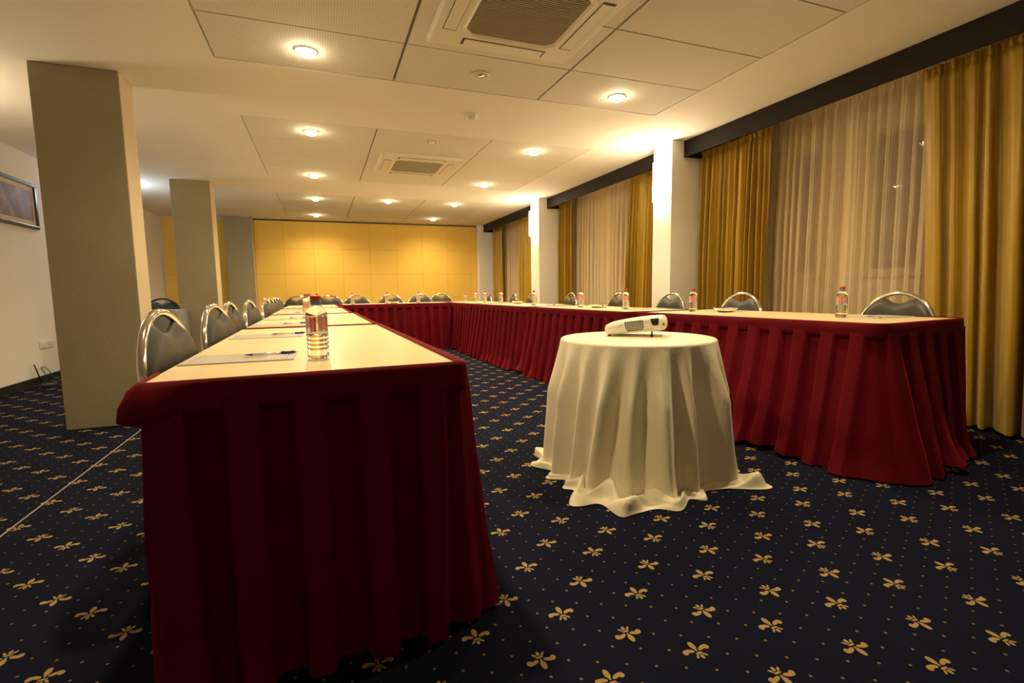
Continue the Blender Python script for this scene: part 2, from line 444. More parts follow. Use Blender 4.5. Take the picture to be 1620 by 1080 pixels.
# ------------------------------------------------------------------ lamps
LITG = 'round lit ceiling downlights'
def downlight(x, y, label, lit=True):
    o = thing('ceiling_downlight' , label, 'ceiling light', (x, y, CZ), 0, LITG if lit else 'unlit round ceiling fittings')
    ring = MB().lathe([(0.052,-0.001),(0.066,-0.001),(0.070,-0.004),(0.066,-0.008),(0.055,-0.009),(0.050,-0.005)], 28, cap=False)
    ring.build('trim_ring', M_white_pl, o)
    if lit:
        MB().lathe([(0.0515,-0.0045),(0.050,-0.016),(0.043,-0.027),(0.030,-0.034),(0.015,-0.038),(0.001,-0.039)], 24, cap=False).build('lamp_glass', M_emit_lamp, o)
        ld = bpy.data.lights.new('downlight_bulb', 'SPOT'); ld.energy = SPOT_W; ld.color = WARM
        ld.spot_size = math.radians(160); ld.spot_blend = 0.9; ld.shadow_soft_size = 0.05
        lo = bpy.data.objects.new('downlight_bulb', ld); COL.objects.link(lo); lo.parent = o; lo.location = (0,0,-0.06)
    else:
        MB().lathe([(0.0515,-0.0045),(0.03,-0.002),(0.001,-0.001)], 24, cap=False).build('lamp_glass', M_lamp_off, o)
        MB().lathe([(0.030,-0.002),(0.030,-0.012),(0.024,-0.014),(0.001,-0.014)], 20, cap=False).build('reflector_cup', M_chrome, o)
for x, y, l in [(-0.02, 3.655, 'bright downlight in the nearest tile field, left column, largest of all in view'),
                (2.35, 3.67, 'bright downlight in the nearest tile field, right column'),
                (-0.02, 1.84, 'downlight just outside the frame above the near left table'),
                (2.35, 1.84, 'downlight just outside the frame above the near right tables'),
                (-0.02, 5.40, 'bright downlight at the near end of the middle tile field, left column'),
                (2.35, 5.39, 'bright downlight at the near end of the middle tile field, right column'),
                (-0.02, 7.34, 'bright downlight at the far end of the middle tile field, left column'),
                (2.34, 7.25, 'bright downlight at the far end of the middle tile field, right column'),
                (-0.02, 9.12, 'downlight at the near end of the farthest tile field, left column'),
                (1.16, 9.02, 'downlight in the centre column of the farthest tile field'),
                (2.34, 9.02, 'downlight at the near end of the farthest tile field, right column'),
                (-0.03, 11.00, 'downlight close to the yellow wall, left one'),
                (2.35, 10.93, 'downlight close to the yellow wall, right one')]:
    downlight(x, y, l)
downlight(1.165, 3.635, 'unlit round fitting in the near tile just beyond the big air conditioner', False)
downlight(1.165, 5.366, 'small unlit round fitting above the farther air conditioner', False)
downlight(1.22, 10.95, 'small unlit round fitting close to the yellow wall', False)
# smoke detector
o = thing('smoke_detector', 'small white smoke detector on the plain ceiling band between tile fields', 'smoke detector', (1.344, 4.447, CZ))
MB().lathe([(0.05,-0.001),(0.05,-0.012),(0.046,-0.016),(0.001,-0.016)], 24, cap=False).build('base', M_white_pl, o)
MB().lathe([(0.036,-0.016),(0.040,-0.024),(0.038,-0.040),(0.030,-0.048),(0.001,-0.050)], 24, cap=False).build('sensor_dome', M_white_pl, o)
# sconces
def sconce(y, label, zc=2.12):
    o = thing('wall_sconce', label, 'wall lamp', (3.579, y, zc), 0, 'glowing sconces on the white window pillars')
    MB().bbox(-0.012, -0.001, -0.07, 0.07, -0.19, 0.19, 0.003).build('back_plate', M_white_pl, o)
    p = []
    for z in (-0.215, -0.205, 0.205, 0.215):
        rr = 0.088 if abs(z) < 0.21 else 0.078
        p.append((rr, z))
    s_ = MB(); rows = []
    for rr, z in p: rows.append([(-0.013 - rr*math.sin(PI*i/16)*1.05, -rr*math.cos(PI*i/16), z) for i in range(17)])
    s_.grid(rows); s_.add(rows[0], [tuple(reversed(range(17)))]); s_.add(rows[-1], [tuple(range(17))])
    s_.build('glass_shade', M_emit_sconce, o); return o
sconce(4.67, 'glowing white sconce on the nearer window pillar')
sconce(8.20, 'glowing white sconce on the farther window pillar')
o_ = sconce(4.75, 'added glowing sconce on the left wall, unseen outside the frame')
o_.location = (XL+0.001, 4.75, 2.12); o_.rotation_euler = (0, 0, PI)  # unseen sconce, added to brighten the ceiling and wall at left
# cool strip lamp hidden behind the near left pillar
o = thing('strip_light', 'cool white strip light on the ceiling behind the near left pillar', 'ceiling light', (-2.62, 8.55, CZ))
MB().bbox(-0.06, 0.06, -0.3, 0.3, -0.03, -0.001, 0.004).build('housing', M_white_pl, o)
MB().tube([(0,-0.27,-0.045),(0,0.27,-0.045)], 0.014, 10).build('lamp_tube', M_emit_cool, o)
ld = bpy.data.lights.new('strip_bulb', 'POINT'); ld.energy = 14; ld.color = (0.72,0.86,1.0); ld.shadow_soft_size = 0.1
lo = bpy.data.objects.new('strip_bulb', ld); COL.objects.link(lo); lo.parent = o; lo.location = (0, 0, -0.25)

# ------------------------------------------------------------------ air conditioner cassettes
def cassette(x, y, s, label):
    o = thing('ceiling_air_conditioner', label, 'air conditioner', (x, y, CZ), 0, 'ceiling cassette air conditioners')
    H_ = s/2; gi = s*0.30; z0, z1 = -0.034, -0.001
    # outer plate with octagonal opening: ring strip of faces
    c_ = s*0.055
    def octo(h, c, z): return [(h,-h+c,z),(h,h-c,z),(h-c,h,z),(-h+c,h,z),(-h,h-c,z),(-h,-h+c,z),(-h+c,-h,z),(h-c,-h,z)]
    rows = [octo(H_, 0.006, z1), octo(H_, 0.006, z0+0.010), octo(H_-0.012, 0.006, z0), octo(gi+0.03, c_+0.01, z0), octo(gi+0.022, c_+0.01, z0-0.004), octo(gi, c_, z0+0.004), octo(gi, c_, z0+0.024)]
    mb = MB(); mb.grid(rows, 0, False, closed=True); mb.build('cover_plate', M_ac, o)
    MB().box(-gi, gi, -gi, gi, z0+0.024, z0+0.028).build('filter', M_ac_dark, o)
    sl = MB(); n = 34
    for i in range(n):
        yy_ = -gi + (i+0.5)*2*gi/n; hw = gi - max(0, c_-(gi-abs(yy_)))
        sl.box(-hw, hw, yy_-0.0032, yy_+0.0032, z0+0.003, z0+0.014)
    for i in range(7):
        xx = -gi + (i+0.5)*2*gi/7; sl.box(xx-0.002, xx+0.002, -gi+c_, gi-c_, z0+0.014, z0+0.018)
    go = sl.build('intake_grille', M_ac_slat, o); go['kind'] = 'stuff'
    for k in range(4):
        a = k*PI/2
        d = H_*0.80; L = gi*0.92; W = s*0.038
        f = MB(); f.bbox(-L, L, d-W, d+W, z0-0.006, z0-0.001, 0.002, seg=1)
        q = MB(); q.box(-L-0.014, L+0.014, d-W-0.004, d+W+0.004, z0-0.0012, z0-0.0002)
        for mb, nm, mm in ((q, 'outlet_slot', M_black), (f, 'louvre_flap', M_ac)):
            mb.v = [(vx*math.cos(a)-vy*math.sin(a), vx*math.sin(a)+vy*math.cos(a), vz) for vx, vy, vz in mb.v]
            mb.build(nm, mm, o)
cassette(1.16, 2.75, 0.95, 'large cassette air conditioner in the nearest tile field at the top edge')
cassette(1.18, 6.38, 0.95, 'smaller-looking cassette air conditioner in the middle tile field')

# ------------------------------------------------------------------ curtains
def curtain(name, label, cat, x, y0, y1, ztop, zbot, folds, amp, m, seed=0, group=None, flare=0.0, lean=(0.0, 0.0), ny=None):
    """one hanging cloth along y; lean shifts the lower corners"""
    rnd = random.Random(seed)
    W = y1-y0; ny = int(folds*22)
    ph = [rnd.random()*6.28 for _ in range(4)]
    nz = 26
    zs = [ztop, ztop-0.012, ztop-0.03, ztop-0.05, ztop-0.07, ztop-0.09, ztop-0.12] + [ztop-0.12-(ztop-0.12-zbot)*((i+1)/(nz-7))**1.0 for i in range(nz-7)]
    rows = []
    for z in zs:
        d = (ztop-z)/(ztop-zbot)
        row = []
        for j in range(ny+1):
            s = j/ny
            q = s + 0.020*math.sin(2*PI*s*2.3+ph[0]) + 0.012*math.sin(2*PI*s*5.1+ph[1])
            A = amp*(0.50+0.62*min(1, d*2.2))*(1+0.35*math.sin(2*PI*s*1.7+ph[2]))
            ang = 2*PI*folds*q + 0.55*math.sin(2.2*d+ph[3]+s*4)
            wv = 1 - 2*abs(math.sin(ang/2))**0.85        # rounded crests towards the room, sharp valleys
            dx = A*wv + 0.22*A*math.sin(2*ang+ph[1])*(1-d*0.5) + 0.004*math.sin(5*ang+3*d+ph[2])
            dy = 0.35*A*math.cos(ang)
            if d < 0.05:     # gathered heading
                k = 1-d/0.05
                dx = dx*(1-0.65*k) + k*0.014*math.sin(2*PI*folds*3.0*s+ph[2]+0.8*math.sin(40*s))
            if abs((ztop-z)-0.05) < 0.011: dx = dx*0.6 + 0.006
            dx += 0.006*noise.noise(Vector((s*W*5, z*3, seed)))
            yb = y0 + W*s + d*(lean[0]*(1-s)+lean[1]*s)
            row.append((x + dx + flare*d, yb + dy, z))
        rows.append(row)
    o = MB().grid(rows).build(name, m)
    tag(o, label, cat, group)
    return o
GC, GS = 'gold curtains', 'sheer voile curtains'
CT = 2.425
CTS = 2.495
curtain('curtain', 'gold curtain at the right edge of the photo, largest of all', 'curtain', 3.965, 1.20, 2.345, CT, 0.025, 10, 0.060, M_gold, 3, GC, 0.02, (0.0, -0.16), 150)
curtain('curtain', 'gold curtain hanging against the near white window pillar, left of the widest sheer', 'curtain', 3.96, 3.58, 4.475, CT, 0.03, 12, 0.048, M_gold, 5, GC, 0.01, (0.0, 0.0), 140)
curtain('sheer_curtain', 'widest sheer ivory voile curtain, in the nearest window bay', 'curtain', 4.10, 2.16, 3.98, CTS, 0.05, 18, 0.034, M_sheer, 9, GS, 0.0, (0.0, 0.0), 240)
curtain('curtain', 'gold curtain whose edge goes behind the near white window pillar', 'curtain', 3.96, 4.90, 5.83, CT, 0.03, 12, 0.048, M_gold, 15, GC, 0.0, (0.0, 0.08), 130)
curtain('curtain', 'gold curtain just right of the farther white window pillar', 'curtain', 3.96, 7.52, 7.985, CT, 0.03, 9, 0.040, M_gold, 25, GC, 0.0, (0, 0), 110)
curtain('sheer_curtain', 'sheer voile curtain in the middle window bay between gold curtains', 'curtain', 4.10, 5.70, 7.96, CTS, 0.05, 19, 0.032, M_sheer, 29, GS, 0.0, (0, 0), 200)
curtain('curtain', 'gold curtain peeping out left of the farther white window pillar', 'curtain', 3.96, 8.43, 9.86, CT, 0.03, 11, 0.038, M_gold, 35, GC, 0.0, (0, 0), 130)
curtain('curtain', 'gold curtain farthest away next to the yellow wall corner', 'curtain', 3.96, 10.95, 11.62, CT, 0.03, 8, 0.038, M_gold, 45, GC, 0.0, (0, 0), 100)
curtain('sheer_curtain', 'smallest-looking sheer voile curtain, in the farthest window bay', 'curtain', 4.10, 9.70, 11.60, CTS, 0.05, 12, 0.030, M_sheer, 49, GS, 0.0, (0, 0), 140)

# ------------------------------------------------------------------ tables with velvet skirts
def path_sample(pts, ds, rad=0.03, ncr=6):
    """polyline -> points, outward normals (to the right of travel), corners rounded"""
    P = [Vector((p[0], p[1])) for p in pts]
    poly = [P[0]]
    for i in range(1, len(P)-1):
        a = (P[i-1]-P[i]).normalized(); b = (P[i+1]-P[i]).normalized()
        for k in range(6):
            t_ = k/5; q0 = P[i]+a*rad; q2 = P[i]+b*rad
            poly.append(q0*(1-t_)**2 + P[i]*2*t_*(1-t_) + q2*t_**2)
    poly.append(P[-1])
    L = [0]
    for i in range(1, len(poly)): L.append(L[-1]+(poly[i]-poly[i-1]).length)
    n = max(2, int(L[-1]/ds)); out = []; j = 0
    for i in range(n+1):
        s = L[-1]*i/n
        while j < len(L)-2 and L[j+1] < s: j += 1
        f_ = (s-L[j])/max(1e-9, L[j+1]-L[j]); p = poly[j].lerp(poly[j+1], f_)
        # smoothed normal
        a_ = poly[max(0, j-1)]; b_ = poly[min(len(poly)-1, j+2)]
        tdir = (b_-a_).normalized()
        out.append((s, p, Vector((tdir.y, -tdir.x))))
    return out, L[-1]
def skirt(pts, seed, flare=0.10, flare_end=None, period=0.15, ztop=TZ-0.055, amp=0.024, trail=0.05, rad=0.03, W=None, taper=0.0):
    flare_end = flare if flare_end is None else flare_end
    sm, L = path_sample(pts, 0.0085, rad); rnd = random.Random(seed)
    nz = 16; rows = []
    npl = max(1, round(L/period)); per = L/npl
    kk = [rnd.uniform(0.75, 1.3) for _ in range(npl+3)]; hh = [rnd.uniform(-1, 1) for _ in range(npl+3)]
    for iz in range(nz+1):
        d = iz/nz
        row = []
        for (s, p, n) in sm:
            ip = s/per; k = int(ip); f_ = ip-k
            # box pleat: proud half, recessed half, with steep sides that soften downwards
            soft = 0.03+0.07*d
            def ss(x, e0, e1):
                x = min(1, max(0, (x-e0)/(e1-e0))); return x*x*(3-2*x)
            w_ = ss(f_, 0.02, 0.02+soft) * (1-ss(f_, 0.54, 0.54+soft))
            A = amp*(1+1.3*d)*kk[k]
            fl_ = flare*n.x*n.x + flare_end*n.y*n.y
            if taper: fl_ *= max(0.15, 1-taper*max(0, p.x))
            if W is not None and p.x < W*0.5 and abs(n.x) > 0.5: fl_ = min(fl_, 0.02)
            off = A*(w_-0.45) + fl_*d**1.15*(0.85+0.30*noise.noise(Vector((s*1.7, seed, 0)))) + trail*max(0, d-0.86)/0.14*max(0, hh[k])*0.8
            off += 0.010*d*noise.noise(Vector((s*9, d*4, seed)))
            z = ztop*(1-d) + 0.010 + 0.045*max(0, noise.noise(Vector((s*2.6, seed*1.7, 3)))-0.12)*2.0*(d**6)
            tw = Vector((-n.y, n.x))*(0.025*d*d*hh[k]*math.sin(PI*f_))
            q = p + n*(0.004+off) + tw
            row.append((q.x, q.y, z))
        rows.append(row)
    return rows
def band(pts, seed, h=0.075, lip=0.022, bulge=None, rad=0.02):
    sm, L = path_sample(pts, 0.009, rad)
    prof = [(-lip, 0.0015), (-lip, 0.005), (0.0, 0.0060), (0.006, 0.0045), (0.0105, -0.004), (0.013, -0.03), (0.014, -h*0.75), (0.012, -h), (0.005, -h+0.004)]
    rows = []
    for k, (o_, z) in enumerate(prof):
        row = []
        for (s, p, n) in sm:
            wob = 0.004*noise.noise(Vector((s*6, seed, k*0.3))) if k > 3 else 0
            sag = 0.012*noise.noise(Vector((s*2.2, seed+5, 0))) * max(0, (k-3)/5)
            ex = 0
            if bulge:
                ex = bulge[1]*math.exp(-((s-bulge[0])/bulge[2])**2) * (0,0,0,0.1,0.45,0.9,1.0,0.55,0.2)[k]
            if o_ < 0: o_2 = o_*(0.25+0.75*n.x*n.x) if s > 0.17 or not bulge else o_*0.2
            else: o_2 = o_
            q = p + n*(o_2+wob+ex)
            row.append((q.x, q.y, TZ+z+sag - (ex*0.6)))
        rows.append(row)
    return rows
def table(name, label, x0y0, ang, W=0.745, L=1.80, side='right', ends=('near',), skirt_ends=(), seed=1, flare=0.10, wrap_l=0.0, flare_end=None, cr=0.0, taper=0.0, slen=None, group='velvet-skirted conference tables', bulge=None):
    """local frame: x across 0..W, y along 0..L; side = which long side carries the skirt"""
    o = thing(name, label, 'table', (x0y0[0], x0y0[1], 0), ang, group)
    if cr:
        pl = []
        for (cx_, cy_, a0_) in ((cr, cr, PI), (W-cr, cr, 1.5*PI)):
            for k in range(9): pl.append((cx_+cr*math.cos(a0_+k/8*PI/2), cy_+cr*math.sin(a0_+k/8*PI/2)))
        pl += [(W, L), (0, L)]; nn_ = len(pl)
        MB().add([(x, y, TZ-0.024) for x, y in pl]+[(x, y, TZ) for x, y in pl], [tuple(reversed(range(nn_))), tuple(range(nn_, 2*nn_))]+[(i, (i+1)%nn_, nn_+(i+1)%nn_, nn_+i) for i in range(nn_)]).build('tabletop', M_wood, o)
    else: MB().bbox(0, W, 0, L, TZ-0.024, TZ, 0.0025, seg=2).build('tabletop', M_wood, o)
    fr = MB()
    for xx in (0.06, W-0.09): fr.box(xx, xx+0.03, 0.12, L-0.12, TZ-0.055, TZ-0.0245)
    for yy_ in (0.15, L-0.18): fr.box(0.06, W-0.06, yy_, yy_+0.03, TZ-0.055, TZ-0.0245)
    fr.build('apron_frame', M_black_met, o)
    for xx in (0.085, W-0.085):
        for yy_ in (0.165, L-0.165):
            MB().tube([(xx, yy_, TZ-0.056), (xx, yy_, 0.0)], 0.0125, 10).build('leg', M_chrome, o)
    SL = slen if slen else L+0.022
    # band path, travelled so that outward is on the right-hand side
    if side == 'right': bp = ([(0, wrap_l)] if wrap_l else []) + ([(0, 0)] if 'near' in ends else []) + [(W, 0), (W, L)] + ([(0, L)] if 'far' in ends else [])
    if side == 'left':  bp = ([(W, L)] if 'far' in ends else []) + [(0, L), (0, 0)] + ([(W, 0)] if 'near' in ends else []) + ([(W, wrap_l)] if wrap_l else [])
    # orientation: going +y on the right side gives outward +x
    MB().grid(band(bp, seed, bulge=bulge, rad=cr or 0.018)).build('skirt_band', M_velvet, o)
    if side == 'right': sp = ([(0, wrap_l)] if wrap_l else []) + ([(0, 0)] if 'near' in skirt_ends else []) + [(W, 0.0 if 'near' in skirt_ends else -0.022), (W, SL)]
    else: sp = [(0, SL), (0, 0 if 'near' in skirt_ends else -0.022)] + ([(W, 0)] if 'near' in skirt_ends else []) + ([(W, wrap_l)] if wrap_l else [])
    MB().grid(skirt(sp, seed, flare, flare_end, rad=cr or 0.03, W=(W if bulge else None), taper=(taper/W))).build('pleated_skirt', M_velvet, o)
    return o
# left run: near table has the skirt round its near end
def place(p0, p1):      # near corner -> far corner of the left long edge
    return math.atan2(-(p1[0]-p0[0]), p1[1]-p0[1])
table('conference_table', 'nearest table at left, crimson skirt facing the viewer, bottle and paper on top', (-0.388, 1.292), place((-0.388,1.292), (-0.425,3.09)), side='right', skirt_ends=('near',), seed=1, flare=0.085, flare_end=0.03, wrap_l=0.16, bulge=(0.13, 0.036, 0.075))
table('conference_table', 'second table of the left run, white glare on its top', (-0.420, 3.135), place((0,0), (-0.022,1.8)), W=0.73, side='right', seed=2, flare=0.07)
table('conference_table', 'third table of the left run', (-0.455, 4.975), place((0,0), (-0.025,1.8)), W=0.72, side='right', seed=3, flare=0.07)
table('conference_table', 'farthest table of the left run, meeting the cross table', (-0.485, 6.815), place((0,0), (-0.02,1.8)), W=0.71, side='right', seed=4, flare=0.05, ends=('near','far'), slen=1.15)
# far cross table
fa = math.radians(4.2)
ft = table('conference_table', 'cross table at the far end in front of the yellow wall', (0.285+0.745*math.sin(-fa)*0, 8.09), fa, L=1.765, side='right', seed=5, flare=0.06)
# rotate so that its long axis runs along x with the skirt towards the viewer
ft.rotation_euler = (0, 0, fa - PI/2 + 0.0)
ft.location = (0.255, 8.09+0.745, 0)
# right run, skirt on the inner (left) side
table('conference_table', 'nearest table at right, crimson skirt flaring to the carpet', (2.56, 1.62), place((2.56,1.62), (2.40,3.41)), W=0.84, cr=0.09, side='left', skirt_ends=('near',), seed=11, flare=0.16, flare_end=0.21, taper=0.8, wrap_l=0.30)
table('conference_table', 'second table of the right run, directly behind the projector', (2.320, 3.475), place((0,0), (-0.105,1.8)), side='left', seed=12, flare=0.13, ends=('near',))
table('conference_table', 'third table of the right run', (2.175, 5.300), place((0,0), (-0.085,1.8)), side='left', seed=13, flare=0.10, ends=('near',))
table('conference_table', 'farthest table of the right run, in the corner by the cross table', (2.075, 7.125), place((0,0), (-0.03,1.8)), side='left', seed=14, flare=0.06, ends=('near','far'), slen=1.0)

# ------------------------------------------------------------------ chairs
def make_chair(label, seat_m, tube_m, group):
    o = thing('banquet_chair', label, 'chair', (0,0,0), 0, group)
    R_ = 0.0125
    def arch_y(z): return -0.205 - 0.065*max(0, (z-0.45))/0.46
    HW, Z0, HZ = 0.245, 0.652, 0.252
    pts = [(-0.225, -0.285, 0.0), (-0.232, -0.245, 0.25), (-0.238, arch_y(0.45), 0.45), (-0.243, arch_y(0.56), 0.56)]
    n = 26
    for i in range(n+1):
        a = PI - PI*i/n; z = Z0+HZ*math.sin(a); pts.append((HW*math.cos(a), arch_y(z), z))
    pts += [(0.243, arch_y(0.56), 0.56), (0.238, arch_y(0.45), 0.45), (0.232, -0.245, 0.25), (0.225, -0.285, 0.0)]
    MB().tube(pts, R_, 12).build('back_frame', tube_m, o)
    # back pad with a moustache-shaped top edge
    nx, nz = 28, 12; front = []; back = []
    hw, hz = HW-R_*0.7, HZ-R_*0.7
    for j in range(nz+1):
        v = j/nz; fr = []; br = []
        for i in range(nx+1):
            u_ = -1+2*i/nx; x = u_*(hw-0.001)
            arch = Z0+hz*math.sqrt(max(0, 1-(x/hw)**2))
            hump = 0.835 + 0.040*(0.5-0.5*math.cos(PI*min(1, abs(x)/0.13)))
            zt = min(arch, hump)
            zb = 0.53 + 0.05*abs(u_)**6
            z = zb + (zt-zb)*v
            e = (1-abs(u_)**5)*(1-abs(2*v-1)**6)
            y = arch_y(z)
            crease = -0.001*math.exp(-(x/0.03)**2)*max(0, v-0.55)/0.45
            fr.append((x, y + 0.006 + 0.028*max(0, e)**0.5 + crease, z)); br.append((x, y - 0.006 - 0.010*max(0, e)**0.5, z))
        front.append(fr); back.append(br)
    p = MB(); p.grid(front); p.grid([list(reversed(b)) for b in back])
    ring_f = [front[0][i] for i in range(nx+1)] + [front[j][nx] for j in range(1, nz+1)] + [front[nz][i] for i in range(nx-1, -1, -1)] + [front[j][0] for j in range(nz-1, 0, -1)]
    ring_b = [back[0][i] for i in range(nx+1)] + [back[j][nx] for j in range(1, nz+1)] + [back[nz][i] for i in range(nx-1, -1, -1)] + [back[j][0] for j in range(nz-1, 0, -1)]
    p.grid([ring_b, ring_f], closed=True)
    p.build('backrest', seat_m, o)
    # seat cushion
    rows = []
    for (k, z) in ((0.93, 0.445), (1.0, 0.455), (1.0, 0.485), (0.95, 0.505), (0.75, 0.515), (0.3, 0.52), (0.01, 0.52)):
        rows.append([(0.215*k*math.copysign(abs(math.cos(a))**0.6, math.cos(a)), 0.015+0.215*k*math.copysign(abs(math.sin(a))**0.6, math.sin(a)), z) for a in [2*PI*i/32 for i in range(32)]])
    s_ = MB(); s_.grid(rows, closed=True); s_.add(rows[0], [tuple(reversed(range(32)))]); s_.build('seat', seat_m, o)
    MB().tube([(-0.238, -0.2, 0.43), (-0.19, 0.16, 0.43), (-0.15, 0.2, 0.43), (0.15, 0.2, 0.43), (0.19, 0.16, 0.43), (0.238, -0.2, 0.43)], 0.011, 10).build('seat_frame', tube_m, o)
    for sx_ in (-1, 1):
        MB().tube([(sx_*0.185, 0.165, 0.43), (sx_*0.20, 0.20, 0.2), (sx_*0.205, 0.225, 0.0)], R_, 10).build('leg', tube_m, o)
    MB().tube([(-0.2, 0.19, 0.22), (0.2, 0.19, 0.22)], 0.008, 8).build('stretcher', tube_m, o)
    return o
# the arch sits 0.25 behind the local origin; place by the arch centre and the facing angle
chair0 = None
def chair(ax, ay, ang, label, group, black=False):
    """ax, ay: plan position of the middle of the backrest; ang: facing direction in degrees"""
    global chair0
    rz = math.radians(ang-90)
    lx, ly = 0.0, -0.245
    ox = ax - (lx*math.cos(rz) - ly*math.sin(rz)); oy = ay - (lx*math.sin(rz) + ly*math.cos(rz))
    if black:
        c_ = make_chair(label, M_vinyl_b, M_black_met, group); c_.location = (ox, oy, 0); c_.rotation_euler = (0,0,rz); return c_
    if chair0 is None:
        chair0 = make_chair(label, M_vinyl, M_chrome, group); chair0.location = (ox, oy, 0); chair0.rotation_euler = (0,0,rz); return chair0
    return dup(chair0, (ox, oy, 0), rz, label, group)
GL, GR, GF = 'chrome chairs along the left run', 'chrome chairs along the window side', 'chrome chairs along the far cross table'
chair(-0.474, 1.915, -4, 'nearest chrome chair at left, beside the wide pillar', GL)
chair(-0.478, 2.795, -6.7, 'second chrome chair from the viewer on the left run', GL)
chair(-0.516, 3.490, -3.2, 'third chrome chair from the viewer on the left run', GL)
chair(-0.507, 4.300, -5.5, 'fourth chrome chair on the left run, standing a little apart', GL)
chair(-0.520, 5.610, -7, 'fifth chrome chair on the left run, first of the far cluster', GL)
chair(-0.525, 6.150, -5, 'sixth chrome chair on the left run, second of the far cluster', GL)
chair(-0.530, 6.660, -2, 'seventh chrome chair on the left run, middle of the far cluster', GL)
chair(-0.540, 7.160, -2, 'eighth chrome chair on the left run, fourth of the far cluster', GL)
chair(-0.550, 7.670, -2, 'ninth chrome chair on the left run, last before the cross table', GL)
chair(3.47, 2.115, 176, 'chrome chair nearest at right, behind bottle and white papers', GR)
chair(3.30, 3.240, 178, 'chrome chair in front of the gold curtain, behind the glass dish', GR)
chair(3.22, 4.050, 177, 'chrome chair in front of the near white window pillar', GR)
chair(3.17, 4.900, 178, 'chrome chair before the middle sheer curtain, half behind a bottle', GR)
chair(3.10, 5.950, 174, 'chrome chair before the gold curtain of the middle window bay', GR)
chair(3.01, 7.060, 176, 'chrome chair before the farther white window pillar, half behind a bottle', GR)
chair(2.97, 7.740, 172, 'chrome chair before the farthest sheer curtain', GR)
chair(2.94, 8.370, 176, 'chrome chair before the farthest gold curtain, half behind a bottle', GR)
chair(2.91, 8.95, 182, 'last chrome chair of the window side, peeping out behind a bottle', GR)
chair(-0.400, 9.42, -88, 'leftmost chrome chair before the yellow wall', GF)
chair(0.125, 9.62, -90, 'second chrome chair from the left before the yellow wall', GF)
chair(0.560, 9.02, -90, 'third chrome chair from the left before the yellow wall', GF)
chair(1.155, 9.15, -90, 'fourth chrome chair from the left before the yellow wall', GF)
chair(1.695, 9.20, -90, 'fifth chrome chair from the left before the yellow wall', GF)
chair(2.20, 9.75, -92, 'rightmost chrome chair before the yellow wall, set farther back', GF)
chair(-2.22, 8.70, -90, 'black chair behind the grey-draped table at far left', 'black chairs', black=True)

# grey-draped side table at far left
o = thing('draped_side_table', 'side table under a pale grey cloth between the left pillars', 'table', (-2.25, 7.79, 0))
MB().bbox(-0.48, 0.48, -0.28, 0.28, 0.735, 0.757, 0.003).build('tabletop', M_wood, o)
for sx_ in (-0.42, 0.42):
    for sy_ in (-0.22, 0.22): MB().tube([(sx_, sy_, 0.735), (sx_, sy_, 0)], 0.013, 8).build('leg', M_chrome, o)
g_ = MB(); rows = []
per = [(-0.485+0.97*i/24, -0.285) for i in range(24)] + [(0.485, -0.285+0.57*i/14) for i in range(14)] + [(0.485-0.97*i/24, 0.285) for i in range(24)] + [(-0.485, 0.285-0.57*i/14) for i in range(14)]
for k in range(12):
    z = 0.762 if k == 0 else 0.755 - (0.745)*(k-1)/10; dd = 0 if k == 0 else (k-1)/10
    row = []
    for i, (x, y) in enumerate(per):
        n_ = Vector((x/0.485, y/0.285)); n_ = Vector((n_.x if abs(n_.x) > 0.98 else 0, n_.y if abs(n_.y) > 0.98 else 0))
        a_ = (0.004 if k else -0.002) + dd*(0.03 + 0.018*math.sin(i*1.3))
        row.append((x+n_.x*a_, y+n_.y*a_, z))
    rows.append(row)
g_.grid(rows, closed=True); g_.add(rows[0], [tuple(range(len(per)))])
tag(g_.build('grey_tablecloth', M_grey_cloth, None, (-2.25, 7.79, 0)), 'pale grey cloth draped to the floor over the far left side table', 'tablecloth')

# ------------------------------------------------------------------ round table and its ivory cloth
CX, CY, RT, RZ = 1.555, 2.225, 0.400, 0.700
o = thing('round_table', 'small round table hidden under the ivory cloth', 'table', (CX, CY, 0))
MB().lathe([(RT-0.004, 0.667), (RT-0.001, 0.672), (RT-0.001, 0.690), (RT-0.004, 0.694)], 48).build('tabletop', M_wood, o)
MB().lathe([(0.03, 0.03), (0.028, 0.4), (0.032, 0.666)], 16).build('pedestal', M_black_met, o)
MB().lathe([(0.22, 0.0), (0.22, 0.012), (0.04, 0.03)], 32).build('base', M_black_met, o)
cl = MB(); NA = 288; rows = []
# fold crests (angle deg, depth, width deg) measured round the side that faces the viewer
folds = [(-176,1.0,7),(-158,0.8,6),(-141,1.0,6),(-124,0.8,5),(-108,1.1,6),(-92,0.7,4),(-66,1.15,12),(-40,0.9,6),(-22,0.9,6),(-4,0.9,6),(14,1,10),(38,1,10),(60,1,11),(84,1,10),(110,1,11),(136,1,10),(160,1,10)]
def foldv(adeg):
    v = 0
    for fa_, dp, wd in folds:
        d = (adeg-fa_+180) % 360 - 180
        v += dp*math.exp(-(d/wd)**2)
    return v
def puddle(adeg):      # how far the hem runs out over the carpet
    v = 0.020
    for a_, h_, wd in ((-146, 0.13, 14), (-124, 0.15, 12), (-98, 0.05, 12), (-50, 0.15, 9), (-70, 0.02, 10), (60, 0.06, 40), (150, 0.05, 20)):
        d = (adeg-a_+180) % 360 - 180
        v += h_*math.exp(-(d/wd)**2)
    return v
for rr in (0.0005, 0.12, 0.24, 0.34, 0.385):
    rows.append([(CX+rr*math.cos(2*PI*i/NA), CY+rr*math.sin(2*PI*i/NA), RZ+0.0006+0.0008*noise.noise(Vector((rr*8*math.cos(2*PI*i/NA), rr*8*math.sin(2*PI*i/NA), 1)))) for i in range(NA)])
